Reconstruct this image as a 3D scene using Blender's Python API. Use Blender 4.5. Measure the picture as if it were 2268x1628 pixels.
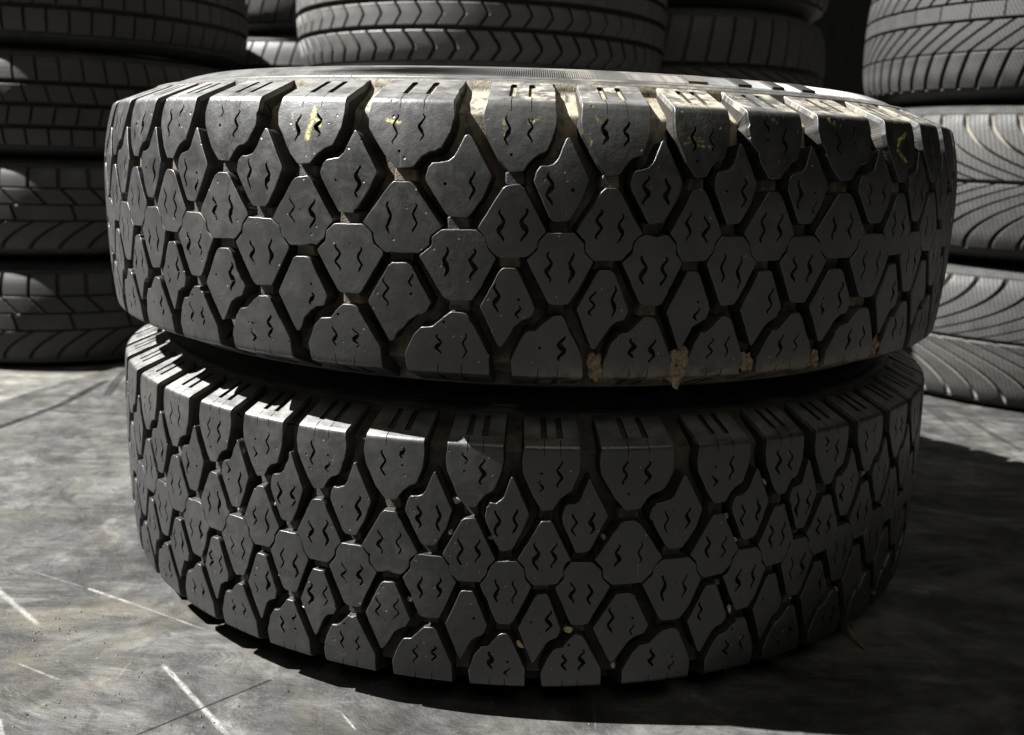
import bpy, bmesh, math, random
from mathutils import Vector, Matrix
from mathutils.geometry import delaunay_2d_cdt

for o in list(bpy.data.objects):
    bpy.data.objects.remove(o, do_unlink=True)
scene = bpy.context.scene
COL = scene.collection
PI = math.pi
RAD = math.radians

# ------------------------------------------------------------------ camera
YAW, PITCH, ROLL = -0.01104, 0.23204, 0.03281
CAM = Vector((0.0, -0.92807, 0.3775))
FPX = 2000.0 / 2267.0
cam_d = bpy.data.cameras.new('camera')
cam = bpy.data.objects.new('camera', cam_d)
COL.objects.link(cam)
fw = Vector((math.sin(YAW) * math.cos(PITCH), math.cos(YAW) * math.cos(PITCH), -math.sin(PITCH)))
rt = Vector((math.cos(YAW), -math.sin(YAW), 0))
upv = rt.cross(fw)
r2 = math.cos(ROLL) * rt + math.sin(ROLL) * upv
u2 = -math.sin(ROLL) * rt + math.cos(ROLL) * upv
m = Matrix((r2, u2, -fw)).transposed().to_4x4()
m.translation = CAM
cam.matrix_world = m
cam_d.sensor_fit = 'HORIZONTAL'
cam_d.sensor_width = 36
cam_d.lens = 36 * FPX
cam_d.clip_start = 0.02
cam_d.clip_end = 100
cam_d.dof.use_dof = True
cam_d.dof.focus_distance = 0.585
cam_d.dof.aperture_fstop = 9.0
scene.camera = cam

# ------------------------------------------------------------------ light
world = bpy.data.worlds.new('World')
scene.world = world
world.use_nodes = True
bg = world.node_tree.nodes['Background']
bg.inputs[0].default_value = (1.0, 0.97, 0.86, 1)
bg.inputs[1].default_value = 0.004

KEY_POS = Vector((-9.95, -0.62, 12.4))
kd = bpy.data.lights.new('hall_lamp', 'POINT')
kd.energy = 83000
kd.shadow_soft_size = 0.075
kd.color = (1.0, 0.985, 0.955)
key = bpy.data.objects.new('hall_lamp', kd)
key.location = KEY_POS
COL.objects.link(key)

fd = bpy.data.lights.new('fill_light', 'AREA')   # added soft fill behind the camera in place of the hall's ambient light
fd.shape = 'RECTANGLE'
fd.size, fd.size_y = 3.0, 2.0
fd.energy = 52
fd.color = (1.0, 0.98, 0.82)
fill = bpy.data.objects.new('fill_light', fd)
fill.location = (0.6, -3.4, 4.2)
fill.rotation_euler = (Vector((0, 0, 0.2)) - Vector(fill.location)).to_track_quat('-Z', 'Y').to_euler()
COL.objects.link(fill)

vs = scene.view_settings
vs.view_transform = 'Standard'
vs.look = 'None'
vs.exposure = 0.0
vs.gamma = 1.0
vs.use_curve_mapping = False
scene.render.engine = 'CYCLES'

# ------------------------------------------------------------------ helpers
def project(P):
    q = Vector(P) - CAM
    z = q.dot(fw)
    if z < 0.05:
        return (-9999, -9999)
    return (2267 / 2 + 2000 * q.dot(r2) / z, 1628 / 2 - 2000 * q.dot(u2) / z)

def link(name, mesh, parent=None, mats=()):
    o = bpy.data.objects.new(name, mesh)
    COL.objects.link(o)
    if parent is not None:
        o.parent = parent
    return o

def mesh_from(name, verts, faces, mats, mids=None, uvs=None, sharp=None, smooth=True):
    me = bpy.data.meshes.new(name)
    me.from_pydata(verts, [], faces)
    for mm in mats:
        me.materials.append(mm)
    if mids:
        me.polygons.foreach_set('material_index', mids)
    if smooth:
        me.polygons.foreach_set('use_smooth', [True] * len(me.polygons))
    if uvs is not None:
        ul = me.uv_layers.new(name='unrolled')
        flat = []
        for l in me.loops:
            flat.extend(uvs[l.vertex_index])
        ul.data.foreach_set('uv', flat)
    if sharp:
        me.set_sharp_from_angle(angle=RAD(sharp))
    me.update()
    return me

def tag(o, label=None, cat=None, group=None, kind=None):
    if label: o['label'] = label
    if cat: o['category'] = cat
    if group: o['group'] = group
    if kind: o['kind'] = kind
    return o

def empty(name, loc):
    o = bpy.data.objects.new(name, None)
    o.location = loc
    o.empty_display_size = 0.05
    COL.objects.link(o)
    return o

def lerp_table(x, tab):
    if x <= tab[0][0]: return tab[0][1]
    for (a, va), (b, vb) in zip(tab, tab[1:]):
        if x <= b:
            return va + (vb - va) * (x - a) / (b - a)
    return tab[-1][1]

# ------------------------------------------------------------------ materials
class NT:
    def __init__(self, name):
        self.mat = bpy.data.materials.new(name)
        self.mat.use_nodes = True
        self.t = self.mat.node_tree
        self.bsdf = self.t.nodes['Principled BSDF']
        self.out = self.t.nodes['Material Output']
    def n(self, typ, **kw):
        nd = self.t.nodes.new(typ)
        for k, v in kw.items():
            setattr(nd, k, v)
        return nd
    def set(self, sock, v):
        if isinstance(v, bpy.types.NodeSocket):
            self.t.links.new(v, sock)
        elif v is not None:
            sock.default_value = v
    def math(self, op, a, b=None, c=None, clamp=False):
        nd = self.n('ShaderNodeMath', operation=op)
        nd.use_clamp = clamp
        self.set(nd.inputs[0], a)
        if b is not None: self.set(nd.inputs[1], b)
        if c is not None: self.set(nd.inputs[2], c)
        return nd.outputs[0]
    def sstep(self, x, a, b, lo=0.0, hi=1.0):
        nd = self.n('ShaderNodeMapRange', interpolation_type='SMOOTHSTEP')
        self.set(nd.inputs[0], x)
        nd.inputs[1].default_value = a; nd.inputs[2].default_value = b
        nd.inputs[3].default_value = lo; nd.inputs[4].default_value = hi
        return nd.outputs[0]
    def noise(self, vec, scale, detail=4, rough=0.6, dist=0.0):
        nd = self.n('ShaderNodeTexNoise')
        self.set(nd.inputs['Vector'], vec)
        nd.inputs['Scale'].default_value = scale
        nd.inputs['Detail'].default_value = detail
        nd.inputs['Roughness'].default_value = rough
        nd.inputs['Distortion'].default_value = dist
        return nd.outputs[0]
    def scale(self, vec, s, rot=0.0, loc=(0, 0, 0)):
        nd = self.n('ShaderNodeMapping')
        self.set(nd.inputs[0], vec)
        nd.inputs[1].default_value = loc
        nd.inputs[2].default_value = (0, 0, rot)
        nd.inputs[3].default_value = s
        return nd.outputs[0]
    def mix(self, f, a, b):
        nd = self.n('ShaderNodeMix', data_type='RGBA')
        self.set(nd.inputs[0], f)
        for sk, v in ((nd.inputs[6], a), (nd.inputs[7], b)):
            if isinstance(v, tuple):
                v = (*v[:3], 1)
            self.set(sk, v)
        return nd.outputs[2]
    def sep(self, vec):
        nd = self.n('ShaderNodeSeparateXYZ')
        self.set(nd.inputs[0], vec)
        return nd.outputs
    def segdist(self, vec2, a, b):
        """distance in the xy plane from vec2 to segment a-b and the position along it"""
        va = self.n('ShaderNodeVectorMath', operation='SUBTRACT')
        self.set(va.inputs[0], vec2); va.inputs[1].default_value = (a[0], a[1], 0)
        d = (b[0] - a[0], b[1] - a[1], 0)
        L2 = d[0] ** 2 + d[1] ** 2
        dt = self.n('ShaderNodeVectorMath', operation='DOT_PRODUCT')
        self.set(dt.inputs[0], va.outputs[0]); dt.inputs[1].default_value = (d[0] / L2, d[1] / L2, 0)
        h = self.math('MULTIPLY', dt.outputs['Value'], 1.0, clamp=True)
        sc = self.n('ShaderNodeVectorMath', operation='SCALE')
        sc.inputs[0].default_value = d; self.set(sc.inputs['Scale'], h)
        df = self.n('ShaderNodeVectorMath', operation='SUBTRACT')
        self.set(df.inputs[0], va.outputs[0]); self.set(df.inputs[1], sc.outputs[0])
        ln = self.n('ShaderNodeVectorMath', operation='LENGTH')
        self.set(ln.inputs[0], df.outputs[0])
        return ln.outputs['Value'], h
    def bump(self, h, strength, dist, normal=None):
        nd = self.n('ShaderNodeBump')
        nd.inputs['Strength'].default_value = strength
        nd.inputs['Distance'].default_value = dist
        self.set(nd.inputs['Height'], h)
        if normal is not None: self.set(nd.inputs['Normal'], normal)
        return nd.outputs[0]
    def flat_uv(self):
        uv = self.n('ShaderNodeUVMap', uv_map='unrolled')
        s = self.sep(uv.outputs[0])
        cb = self.n('ShaderNodeCombineXYZ')
        self.set(cb.inputs[0], s[0]); self.set(cb.inputs[1], s[1])
        return cb.outputs[0], s[0], s[1]
    def finish(self, col, rough, normal=None, spec=0.5):
        self.set(self.bsdf.inputs['Base Color'], (*col[:3], 1) if isinstance(col, tuple) else col)
        self.set(self.bsdf.inputs['Roughness'], rough)
        self.bsdf.inputs['Specular IOR Level'].default_value = spec
        if normal is not None: self.set(self.bsdf.inputs['Normal'], normal)
        return self.mat

TYRE_R = 0.39
def tread_material(name, half, chalk=(), shoulder_dust=None, seed=0.0, mud=None, film_max=0.90):
    """worn truck rubber, unrolled coordinates in metres (x along the tread, y across it)"""
    k = NT(name)
    uv, ux, vy = k.flat_uv()
    off = k.scale(uv, (1, 1, 1), loc=(seed, seed * 1.7, 0))
    n1 = k.noise(off, 38, 5, 0.62)
    n2 = k.noise(off, 11, 4, 0.6)
    oi = k.n('ShaderNodeObjectInfo')
    rnd = oi.outputs['Random']
    col = k.mix(k.math('ADD', k.sstep(n1, 0.3, 0.72, 0.0, 0.75), k.math('MULTIPLY', rnd, 0.3)), (0.0050, 0.0052, 0.0056), (0.0135, 0.0137, 0.0141))
    patch = k.noise(off, 75, 6, 0.72, 0.6)
    dust = k.math('MULTIPLY', k.sstep(k.math('ADD', n2, k.math('MULTIPLY', k.math('SUBTRACT', patch, 0.5), 0.9)), 0.48, 0.72), 0.34)
    col = k.mix(dust, col, (0.040, 0.037, 0.031))
    # fine scuffs along the rolling direction
    sc = k.noise(k.scale(off, (26, 700, 1)), 1.0, 4, 0.65)
    scm = k.sstep(sc, 0.62, 0.78)
    scm = k.math('MULTIPLY', scm, k.sstep(n1, 0.45, 0.62))
    col = k.mix(k.math('MULTIPLY', scm, 0.16), col, (0.10, 0.098, 0.092))
    # scratches at odd angles
    sc2 = k.noise(k.scale(off, (520, 30, 1), rot=0.7), 1.0, 2, 0.5)
    scm2 = k.math('MULTIPLY', k.sstep(sc2, 0.70, 0.76), k.sstep(n2, 0.5, 0.6))
    col = k.mix(k.math('MULTIPLY', scm2, 0.35), col, (0.15, 0.145, 0.13))
    # specks of light grit
    vor = k.n('ShaderNodeTexVoronoi')
    k.set(vor.inputs['Vector'], off); vor.inputs['Scale'].default_value = 150
    sp = k.math('LESS_THAN', vor.outputs['Distance'], 0.07)
    vcol = k.sep(vor.outputs['Color'])
    sp = k.math('MULTIPLY', sp, k.math('GREATER_THAN', vcol[0], 0.8))
    col = k.mix(k.math('MULTIPLY', sp, 0.7), col, (0.35, 0.33, 0.28))
    rough = k.math('ADD', k.sstep(patch, 0.3, 0.7, 0.355, 0.475), k.math('MULTIPLY', rnd, 0.06))
    # film of settled dust on what faces up beyond the tread edge
    film = k.math('MULTIPLY', k.sstep(vy, half - 0.001, half + 0.004), k.sstep(k.noise(k.scale(off, (0.5, 1, 1)), 60, 6, 0.72), 0.30, 0.68, 0.12, film_max))
    ring = k.math('MULTIPLY', k.sstep(vy, half + 0.0385, half + 0.0400), k.sstep(vy, half + 0.0480, half + 0.0465))
    film = k.math('MULTIPLY', film, k.math('SUBTRACT', 1.0, k.math('MULTIPLY', ring, 0.85)))
    col = k.mix(film, col, (0.104, 0.1025, 0.097))
    rough = k.math('ADD', rough, k.math('MULTIPLY', film, 0.12))
    if shoulder_dust:
        u0, u1, amt = shoulder_dust
        edge = k.sstep(vy, half + 0.0005, half + 0.006)
        side = k.sstep(ux, u0, u1)
        nz = k.noise(k.scale(off, (0.55, 1.0, 1)), 120, 7, 0.76)
        big = k.noise(off, 18, 3, 0.5)
        thr = k.math('SUBTRACT', nz, k.math('MULTIPLY', k.math('SUBTRACT', 1.0, side), 0.30))
        thr = k.math('ADD', thr, k.math('MULTIPLY', k.math('SUBTRACT', big, 0.5), 0.75))
        msk = k.math('MULTIPLY', k.sstep(thr, 0.46, 0.62), k.math('MULTIPLY', edge, amt))
        col = k.mix(msk, col, (0.22, 0.195, 0.145))
        rough = k.math('ADD', rough, k.math('MULTIPLY', msk, 0.3))
    if mud:      # dried mud smeared along the lower edge
        u0, u1 = mud
        mm_ = k.math('MULTIPLY', k.sstep(vy, -half + 0.016, -half - 0.002), k.math('MULTIPLY', k.sstep(ux, u0, u0 + 0.05), k.sstep(ux, u1, u1 - 0.05)))
        mm_ = k.math('MULTIPLY', mm_, k.sstep(k.math('ADD', patch, k.math('MULTIPLY', n2, 0.4)), 0.60, 0.76))
        col = k.mix(k.math('MULTIPLY', mm_, 0.75), col, (0.105, 0.080, 0.052))
    if chalk:
        cn = k.noise(off, 420, 4, 0.75)
        tot = None
        for a, b, w, s in chalk:
            A = (RAD(a[0]) * TYRE_R, a[1] / 1000); B = (RAD(b[0]) * TYRE_R, b[1] / 1000)
            d, h = k.segdist(uv, A, B)
            mk = k.sstep(d, w * 0.0010, w * 0.0001)
            mk = k.math('MULTIPLY', mk, s)
            tot = mk if tot is None else k.math('MAXIMUM', tot, mk)
        tot = k.math('MULTIPLY', tot, k.sstep(k.math('ADD', cn, k.math('MULTIPLY', tot, 0.14)), 0.52, 0.72))
        tot = k.math('MULTIPLY', tot, 0.80)
        col = k.mix(tot, col, (0.46, 0.44, 0.09))
        rough = k.math('ADD', rough, k.math('MULTIPLY', tot, 0.3))
    b1 = k.noise(off, 900, 3, 0.6)
    b2 = k.noise(off, 130, 4, 0.6)
    h = k.math('ADD', k.math('MULTIPLY', b1, 0.25), k.math('MULTIPLY', b2, 0.9))
    h = k.math('ADD', h, k.math('MULTIPLY', scm, 0.12))
    vp = k.n('ShaderNodeTexVoronoi')
    k.set(vp.inputs['Vector'], off); vp.inputs['Scale'].default_value = 210
    pc = k.sep(vp.outputs['Color'])
    pit = k.math('MULTIPLY', k.sstep(vp.outputs['Distance'], 0.26, 0.10), k.math('GREATER_THAN', pc[1], 0.90))
    h = k.math('SUBTRACT', h, k.math('MULTIPLY', pit, 1.2))
    nrm = k.bump(h, 0.42, 0.0007)
    return k.finish(col, rough, nrm, 0.75)

def groove_material(name, dusty=0.6, seed=0.0, beige=None, tan=(0.050, 0.038, 0.026), packed=None):
    k = NT(name)
    uv, ux, vy = k.flat_uv()
    off = k.scale(uv, (1, 1, 1), loc=(seed, seed * 0.7, 0))
    n1 = k.noise(off, 22, 5, 0.65)
    n2 = k.noise(off, 140, 5, 0.7)
    col = k.mix(k.sstep(n2, 0.3, 0.7), (0.008, 0.0075, 0.007), (0.019, 0.0165, 0.0135))
    msk = k.math('MULTIPLY', k.sstep(k.math('ADD', n1, k.math('MULTIPLY', n2, 0.35)), 0.58, 0.82), dusty)
    if packed:      # dirt packed into the grooves of the right-hand side
        pk = k.math('MULTIPLY', k.sstep(ux, packed[0], packed[1]), k.sstep(k.math('ADD', n1, k.math('MULTIPLY', n2, 0.5)), 0.55, 0.85))
        msk = k.math('MAXIMUM', msk, k.math('MULTIPLY', pk, 0.95))
    col = k.mix(msk, col, tan)
    if beige:
        half, u0, u1 = beige
        bm_ = k.math('MULTIPLY', k.sstep(vy, half - 0.016, half + 0.010), k.sstep(ux, u0, u1))
        fade = k.sstep(vy, half + 0.040, half + 0.033)
        bm_ = k.math('MULTIPLY', bm_, fade)
        bm_ = k.math('MULTIPLY', bm_, k.sstep(n2, 0.30, 0.56))
        col = k.mix(k.math('MULTIPLY', bm_, 0.85), col, (0.21, 0.187, 0.14))
    h = k.math('ADD', k.math('MULTIPLY', n2, 1.0), k.noise(off, 800, 3, 0.6))
    return k.finish(col, 0.68, k.bump(h, 0.5, 0.0008), 0.35)

def bg_rubber(name, base=0.05, seed=0.0, sipe=(0, 0, 0), tint=(1, 1, 1), rough=0.55):
    """rubber of the stacked tyres; sipe = (cuts per metre, slant, depth)"""
    k = NT(name)
    uv, ux, vy = k.flat_uv()
    off = k.scale(uv, (1, 1, 1), loc=(seed, seed * 0.6, 0))
    n1 = k.noise(off, 30, 5, 0.6)
    n2 = k.noise(off, 9, 3, 0.6)
    a = tuple(base * 0.72 * t for t in tint); b = tuple(base * 1.25 * t for t in tint)
    col = k.mix(k.sstep(n1, 0.3, 0.7), a, b)
    col = k.mix(k.math('MULTIPLY', k.sstep(n2, 0.45, 0.75), 0.3), col, (0.055, 0.0515, 0.046))
    h = k.noise(off, 300, 4, 0.65)
    nrm = k.bump(h, 0.4, 0.0008)
    if sipe[0]:
        s = k.math('ADD', k.math('MULTIPLY', ux, sipe[0]), k.math('MULTIPLY', vy, sipe[0] * sipe[1]))
        zig = k.math('MULTIPLY', k.math('SINE', k.math('MULTIPLY', vy, 900.0)), 0.12)
        f = k.math('FRACT', k.math('ADD', s, zig))
        line = k.sstep(k.math('ABSOLUTE', k.math('SUBTRACT', f, 0.5)), 0.14, 0.05)
        nrm = k.bump(k.math('MULTIPLY', line, -1.0), 1.0, sipe[2], nrm)
        col = k.mix(k.math('MULTIPLY', line, 0.75), col, (0.008, 0.008, 0.008))
    return k.finish(col, k.sstep(n1, 0.3, 0.7, rough - 0.08, rough + 0.1), nrm, 0.5)

# ------------------------------------------------------------------ truck tyre geometry
class Profile:
    """outer block surface P(s), its normal and the depth of the groove floor, all in metres"""
    def __init__(self, half, top, bottom, drop_top, drop_bot):
        self.R, self.t, self.top, self.bot = TYRE_R, half, top, bottom
        self.drop = {1: drop_top, -1: drop_bot}
        self.Rc = {1: TYRE_R - drop_top, -1: TYRE_R - drop_bot}
        self.ch = (-0.925, 0.379)
        self.clen = 0.0350
    def raw(self, s):
        a, sg = abs(s), (1 if s >= 0 else -1)
        if a <= self.t:
            return (self.R - self.drop[sg] * (a / self.t) ** 2.8, s)
        e = a - self.t
        return (self.Rc[sg] + self.ch[0] * e, sg * (self.t + self.ch[1] * e))
    def P(self, s):
        x = y = 0
        for d in (-0.0020, -0.0010, 0, 0.0010, 0.0020):
            p = self.raw(s + d); x += p[0] / 5; y += p[1] / 5
        return x, y
    def N(self, s):
        a = self.P(s - 0.0009); b = self.P(s + 0.0009)
        dx, dy = b[0] - a[0], b[1] - a[1]
        l = math.hypot(dx, dy)
        return dy / l, -dx / l
    def depth(self, s):
        a = abs(s)
        return lerp_table(a, [(0, .0125), (self.t - .004, .0120), (self.t + .003, .0100), (self.t + .014, .0080),
                              (self.t + .026, .0064), (self.t + .0305, .0052), (self.t + .0325, .0016), (self.t + .0345, -.0004)])
    def point(self, th, s, h):
        p = self.P(s); n = self.N(s)
        r = p[0] + n[0] * h; z = p[1] + n[1] * h
        return (r * math.sin(th), -r * math.cos(th), z)

# outlines of the six rows, x in pitches, y in mm across the tread (upwards)
ROWS = {
 'A': [(0.0, 82), (0.0, 116), (0.75, 116), (0.746, 82), (0.756, 72.8), (0.738, 64.4), (0.66, 53.7), (0.60, 51.9), (0.553, 51.2), (0.494, 48), (0.418, 41.6), (0.268, 41), (0.155, 48.9), (0.007, 64.3), (-0.018, 72.7)],
 'B': [(0.872, 63.7), (0.912, 61.2), (1.112, 39), (1.03, 26.5), (0.925, 15.9), (0.885, 13.8), (0.74, 13.5), (0.702, 15.6), (0.544, 32.4), (0.512, 36.5), (0.536, 42.9), (0.578, 46), (0.66, 46.5), (0.715, 47.6), (0.759, 50.4), (0.842, 62.2)],
 'C': [(0.262, 34.9), (0.392, 35.2), (0.440, 32.4), (0.678, 8.3), (0.588, 2.7), (0.580, -1.8), (0.480, -7.9), (0.178, -8.4), (0.086, -3), (0.070, 2.7), (-0.022, 8.6), (0.214, 32.4)],
 'D': [(0.676, 7.2), (0.967, 7.5), (1.066, 2), (1.082, -3.7), (1.171, -9.2), (1.029, -27.6), (0.950, -35.6), (0.905, -36.4), (0.745, -36.5), (0.698, -34.8), (0.486, -9.5), (0.586, -3.2), (0.594, 1.9)],
 'E': [(0.236, -14.1), (0.380, -13.8), (0.426, -16.4), (0.600, -38.1), (0.58, -41.2), (0.549, -45.2), (0.46, -46.9), (0.394, -49.9), (0.255, -64), (0.209, -64.1), (0.008, -38.8), (0.204, -15.9)],
 'F': [(0.762, -42.4), (0.882, -42.2), (0.930, -45.4), (1.133, -68.6), (1.142, -82), (1.138, -116), (0.36, -116), (0.355, -82), (0.339, -71.2), (0.422, -58.9), (0.498, -52.8), (0.599, -51.9), (0.685, -46.5)],
}
SIPES = {'A': (0.36, 65, 19), 'B': (0.81, 33, 20), 'C': (0.33, 12, 21), 'D': (0.83, -14, 21), 'E': (0.30, -33, 20), 'F': (0.77, -63, 17)}

def area2(poly):
    return sum(a[0] * b[1] - b[0] * a[1] for a, b in zip(poly, poly[1:] + poly[:1]))

def inside(pt, poly):
    x, y = pt
    c = False
    for (x1, y1), (x2, y2) in zip(poly, poly[1:] + poly[:1]):
        if (y1 > y) != (y2 > y) and x < (x2 - x1) * (y - y1) / (y2 - y1) + x1:
            c = not c
    return c

def seg_d(pt, poly):
    best = 1e9
    for a, b in zip(poly, poly[1:] + poly[:1]):
        dx, dy = b[0] - a[0], b[1] - a[1]
        L = dx * dx + dy * dy
        t = max(0, min(1, ((pt[0] - a[0]) * dx + (pt[1] - a[1]) * dy) / L)) if L else 0
        best = min(best, math.hypot(pt[0] - a[0] - t * dx, pt[1] - a[1] - t * dy))
    return best

def round_corners(poly, r):
    out = []
    n = len(poly)
    for i in range(n):
        p0, p1, p2 = poly[i - 1], poly[i], poly[(i + 1) % n]
        l1 = math.dist(p0, p1); l2 = math.dist(p1, p2)
        c1 = min(r, l1 * 0.42); c2 = min(r, l2 * 0.42)
        a = (p1[0] + (p0[0] - p1[0]) * c1 / l1, p1[1] + (p0[1] - p1[1]) * c1 / l1)
        b = (p1[0] + (p2[0] - p1[0]) * c2 / l2, p1[1] + (p2[1] - p1[1]) * c2 / l2)
        mid = (0.25 * a[0] + 0.5 * p1[0] + 0.25 * b[0], 0.25 * a[1] + 0.5 * p1[1] + 0.25 * b[1])
        out += [a, mid, b]
    return out

def subdivide(poly, step):
    out = []
    for a, b in zip(poly, poly[1:] + poly[:1]):
        n = max(1, int(math.ceil(math.dist(a, b) / step)))
        for i in range(n):
            out.append((a[0] + (b[0] - a[0]) * i / n, a[1] + (b[1] - a[1]) * i / n))
    return out

def offset(poly, d):
    """move the outline inwards by d (mm), outline counter-clockwise"""
    n = len(poly)
    out = []
    for i in range(n):
        p0, p1, p2 = poly[i - 1], poly[i], poly[(i + 1) % n]
        e1 = (p1[0] - p0[0], p1[1] - p0[1]); e2 = (p2[0] - p1[0], p2[1] - p1[1])
        l1 = math.hypot(*e1) or 1e-9; l2 = math.hypot(*e2) or 1e-9
        n1 = (-e1[1] / l1, e1[0] / l1); n2 = (-e2[1] / l2, e2[0] / l2)
        bx, by = n1[0] + n2[0], n1[1] + n2[1]
        k = max(0.5, (bx * bx + by * by) / 2)
        out.append((p1[0] + bx / k * d, p1[1] + by / k * d))
    return out

def ribbon(pts, widths):
    L, Rr = [], []
    for i, p in enumerate(pts):
        a = pts[max(0, i - 1)]; b = pts[min(len(pts) - 1, i + 1)]
        dx, dy = b[0] - a[0], b[1] - a[1]
        l = math.hypot(dx, dy)
        nx, ny = -dy / l, dx / l
        w = widths[i] / 2
        L.append((p[0] + nx * w, p[1] + ny * w)); Rr.append((p[0] - nx * w, p[1] - ny * w))
    poly = L + Rr[::-1]
    return poly if area2(poly) > 0 else poly[::-1]

def wavy(rng, cx, cy, length, flip, wide):
    n = 15
    ph = rng.uniform(-0.5, 0.5)
    amp = rng.uniform(1.1, 1.75) * flip
    kink = rng.uniform(0.6, 1.0)
    pts, ws = [], []
    fat = rng.random()
    per = rng.uniform(1.45, 1.9) if length > 12 else rng.uniform(0.9, 1.2)
    for i in range(n):
        t = i / (n - 1)
        w_ = math.sin((t * per + 0.1) * 2 * PI + ph)
        x = cx + amp * (w_ * (1 - kink) + kink * 2 / PI * math.asin(w_)) * 1.15 + rng.uniform(-.16, .16)
        y = cy + (0.5 - t) * length
        pts.append((x, y))
        w = wide * (0.55 + 0.45 * math.sin(PI * min(1, max(0, t))) ** 0.6)
        if fat > 0.45:
            w *= 1 + 0.75 * math.exp(-((t - 0.35 - 0.3 * fat) / 0.16) ** 2)
        ws.append(max(0.38, w * rng.uniform(0.85, 1.15)))
    ws[0] *= 0.45; ws[-1] *= 0.45
    return ribbon(pts, ws)

def disc(cx, cy, r, n=8):
    return [(cx + r * math.cos(2 * PI * i / n), cy + r * math.sin(2 * PI * i / n)) for i in range(n)]

def block_mesh(name, prof, row, th_of_u, th_mid, rng, mats, detail=True, scale_s=1.0, wear=1.0):
    """one tread block; th_of_u maps pitch coordinate to angle, the mesh is built around angle th_mid"""
    R = TYRE_R
    t_mm = prof.t * 1000
    def smap(s):
        a = abs(s)
        if a <= 82: q = a * t_mm / 82
        else: q = t_mm + (a - 82)
        return math.copysign(q, s)
    poly = [((th_of_u(u) - th_mid) * R * 1000, smap(s)) for u, s in ROWS[row]]
    if area2(poly) < 0: poly = poly[::-1]
    shr = offset(poly, 0.55)
    kk = t_mm / 82
    for i, (x, y) in enumerate(poly):
        if (row == 'C' and y < 9 * kk) or (row == 'D' and y > -10 * kk): continue
        if abs(y) > t_mm + 20: continue
        poly[i] = shr[i]
    # wear: shift corners a little
    poly = [(x + rng.uniform(-.45, .45) * wear, y + (rng.uniform(-.45, .45) * wear if abs(y) < t_mm - 1 else 0)) for x, y in poly]
    poly = round_corners(poly, 0.95)
    step = 3.0 if detail else 6.0
    poly = subdivide(poly, step)
    if detail:
        q = []
        nick = {}
        if rng.random() < 0.55 * wear:
            for _ in range(rng.randint(1, 3)):
                nick[rng.randrange(len(poly))] = rng.uniform(0.4, 1.4)
        for i, (x, y) in enumerate(poly):
            j = rng.uniform(-.14, .14) * wear
            q.append((x + j, y + rng.uniform(-.14, .14) * wear))
        inn = offset(poly, 1.0)
        for i, d in nick.items():
            for dk, f in ((-1, .5), (0, 1), (1, .5)):
                ii = (i + dk) % len(q)
                vx, vy = inn[ii][0] - poly[ii][0], inn[ii][1] - poly[ii][1]
                q[ii] = (q[ii][0] + vx * d * f, q[ii][1] + vy * d * f)
        poly = q
    bev = 0.55
    ringC = poly
    ringB = offset(poly, bev * 0.30)
    ringA = offset(poly, bev)
    ringD = offset(poly, -1.1)
    # cuts in the top face
    holes = []      # (polygon, depth, material index)
    pitch_mm = (th_of_u(1.0) - th_of_u(0.0)) * R * 1000
    if detail:
        ux, sy, ln = SIPES[row]
        cx = (th_of_u(ux) - th_mid) * R * 1000
        cy = smap(sy)
        gap = 0.105 * pitch_mm + 0.6
        mode = rng.random()
        cand = []
        if row in 'CD' or mode < 0.45:
            for sd in (-1, 1):
                cand.append((wavy(rng, cx + sd * gap, cy + rng.uniform(-1.5, 1.5), ln * rng.uniform(.72, .98), sd if rng.random() < .7 else -sd, rng.uniform(1.2, 2.1)), 4.5))
            if row in 'AF' and rng.random() < 0.6:
                cand.append((disc(cx - gap * 0.6, cy + (-13.5 if row == 'A' else 13.5), 0.95), 3.5))
        else:
            sd = 1 if rng.random() < 0.65 else -1
            cand.append((wavy(rng, cx + sd * gap, cy, ln * rng.uniform(.8, 1.0), sd, rng.uniform(1.4, 2.4)), 4.5))
            cand.append((disc(cx - sd * gap, cy + rng.uniform(-1.5, 1.5), rng.uniform(.8, 1.15)), 3.5))
            cand.append((wavy(rng, cx - sd * gap, cy + (8.2 if rng.random() < .5 else -8.2), ln * 0.42, -sd, rng.uniform(.9, 1.6)), 4.0))
        if rng.random() < 0.25:
            cand.append((disc(cx + rng.uniform(-6, 6), cy + rng.uniform(-12, 12), 0.5, 6), 1.0))
        if row in 'AF':
            sg = 1 if row == 'A' else -1
            ce = (th_of_u(0.375 if row == 'A' else 0.75) - th_mid) * R * 1000
            for sd in (-1, 1):
                x0 = ce + sd * 0.105 * pitch_mm
                w = 2.15
                y0, y1 = t_mm + 8.5, t_mm + 30.0
                slot = [(x0 - w, y0), (x0 + w, y0), (x0 + w, y1 - 1), (x0 + w * .5, y1), (x0 - w * .5, y1), (x0 - w, y1 - 1)]
                slot = [(x, sg * y) for x, y in slot]
                if area2(slot) < 0: slot = slot[::-1]
                cand.append((subdivide(slot, 5), 1.9))
                cut = ribbon([(x0 + rng.uniform(-.3, .3), sg * (t_mm - 6)), (x0 + .2, sg * (t_mm - 3)), (x0 - .1, sg * t_mm), (x0, sg * (t_mm + 3)), (x0, sg * (t_mm + 7.6))], [.35, .5, .6, .6, .5])
                cand.append((cut, 1.8))
        for hp, dp in cand:
            if all(inside(p, ringA) and seg_d(p, ringA) > 0.5 for p in hp):
                if all(min(seg_d(p, h2[0]) for p in hp) > 0.45 for h2 in holes):
                    holes.append((hp, dp))
    # triangulate the top
    pts = list(ringA)
    edges = [(i, (i + 1) % len(ringA)) for i in range(len(ringA))]
    for hp, dp in holes:
        b = len(pts)
        pts += hp
        edges += [(b + i, b + (i + 1) % len(hp)) for i in range(len(hp))]
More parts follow.
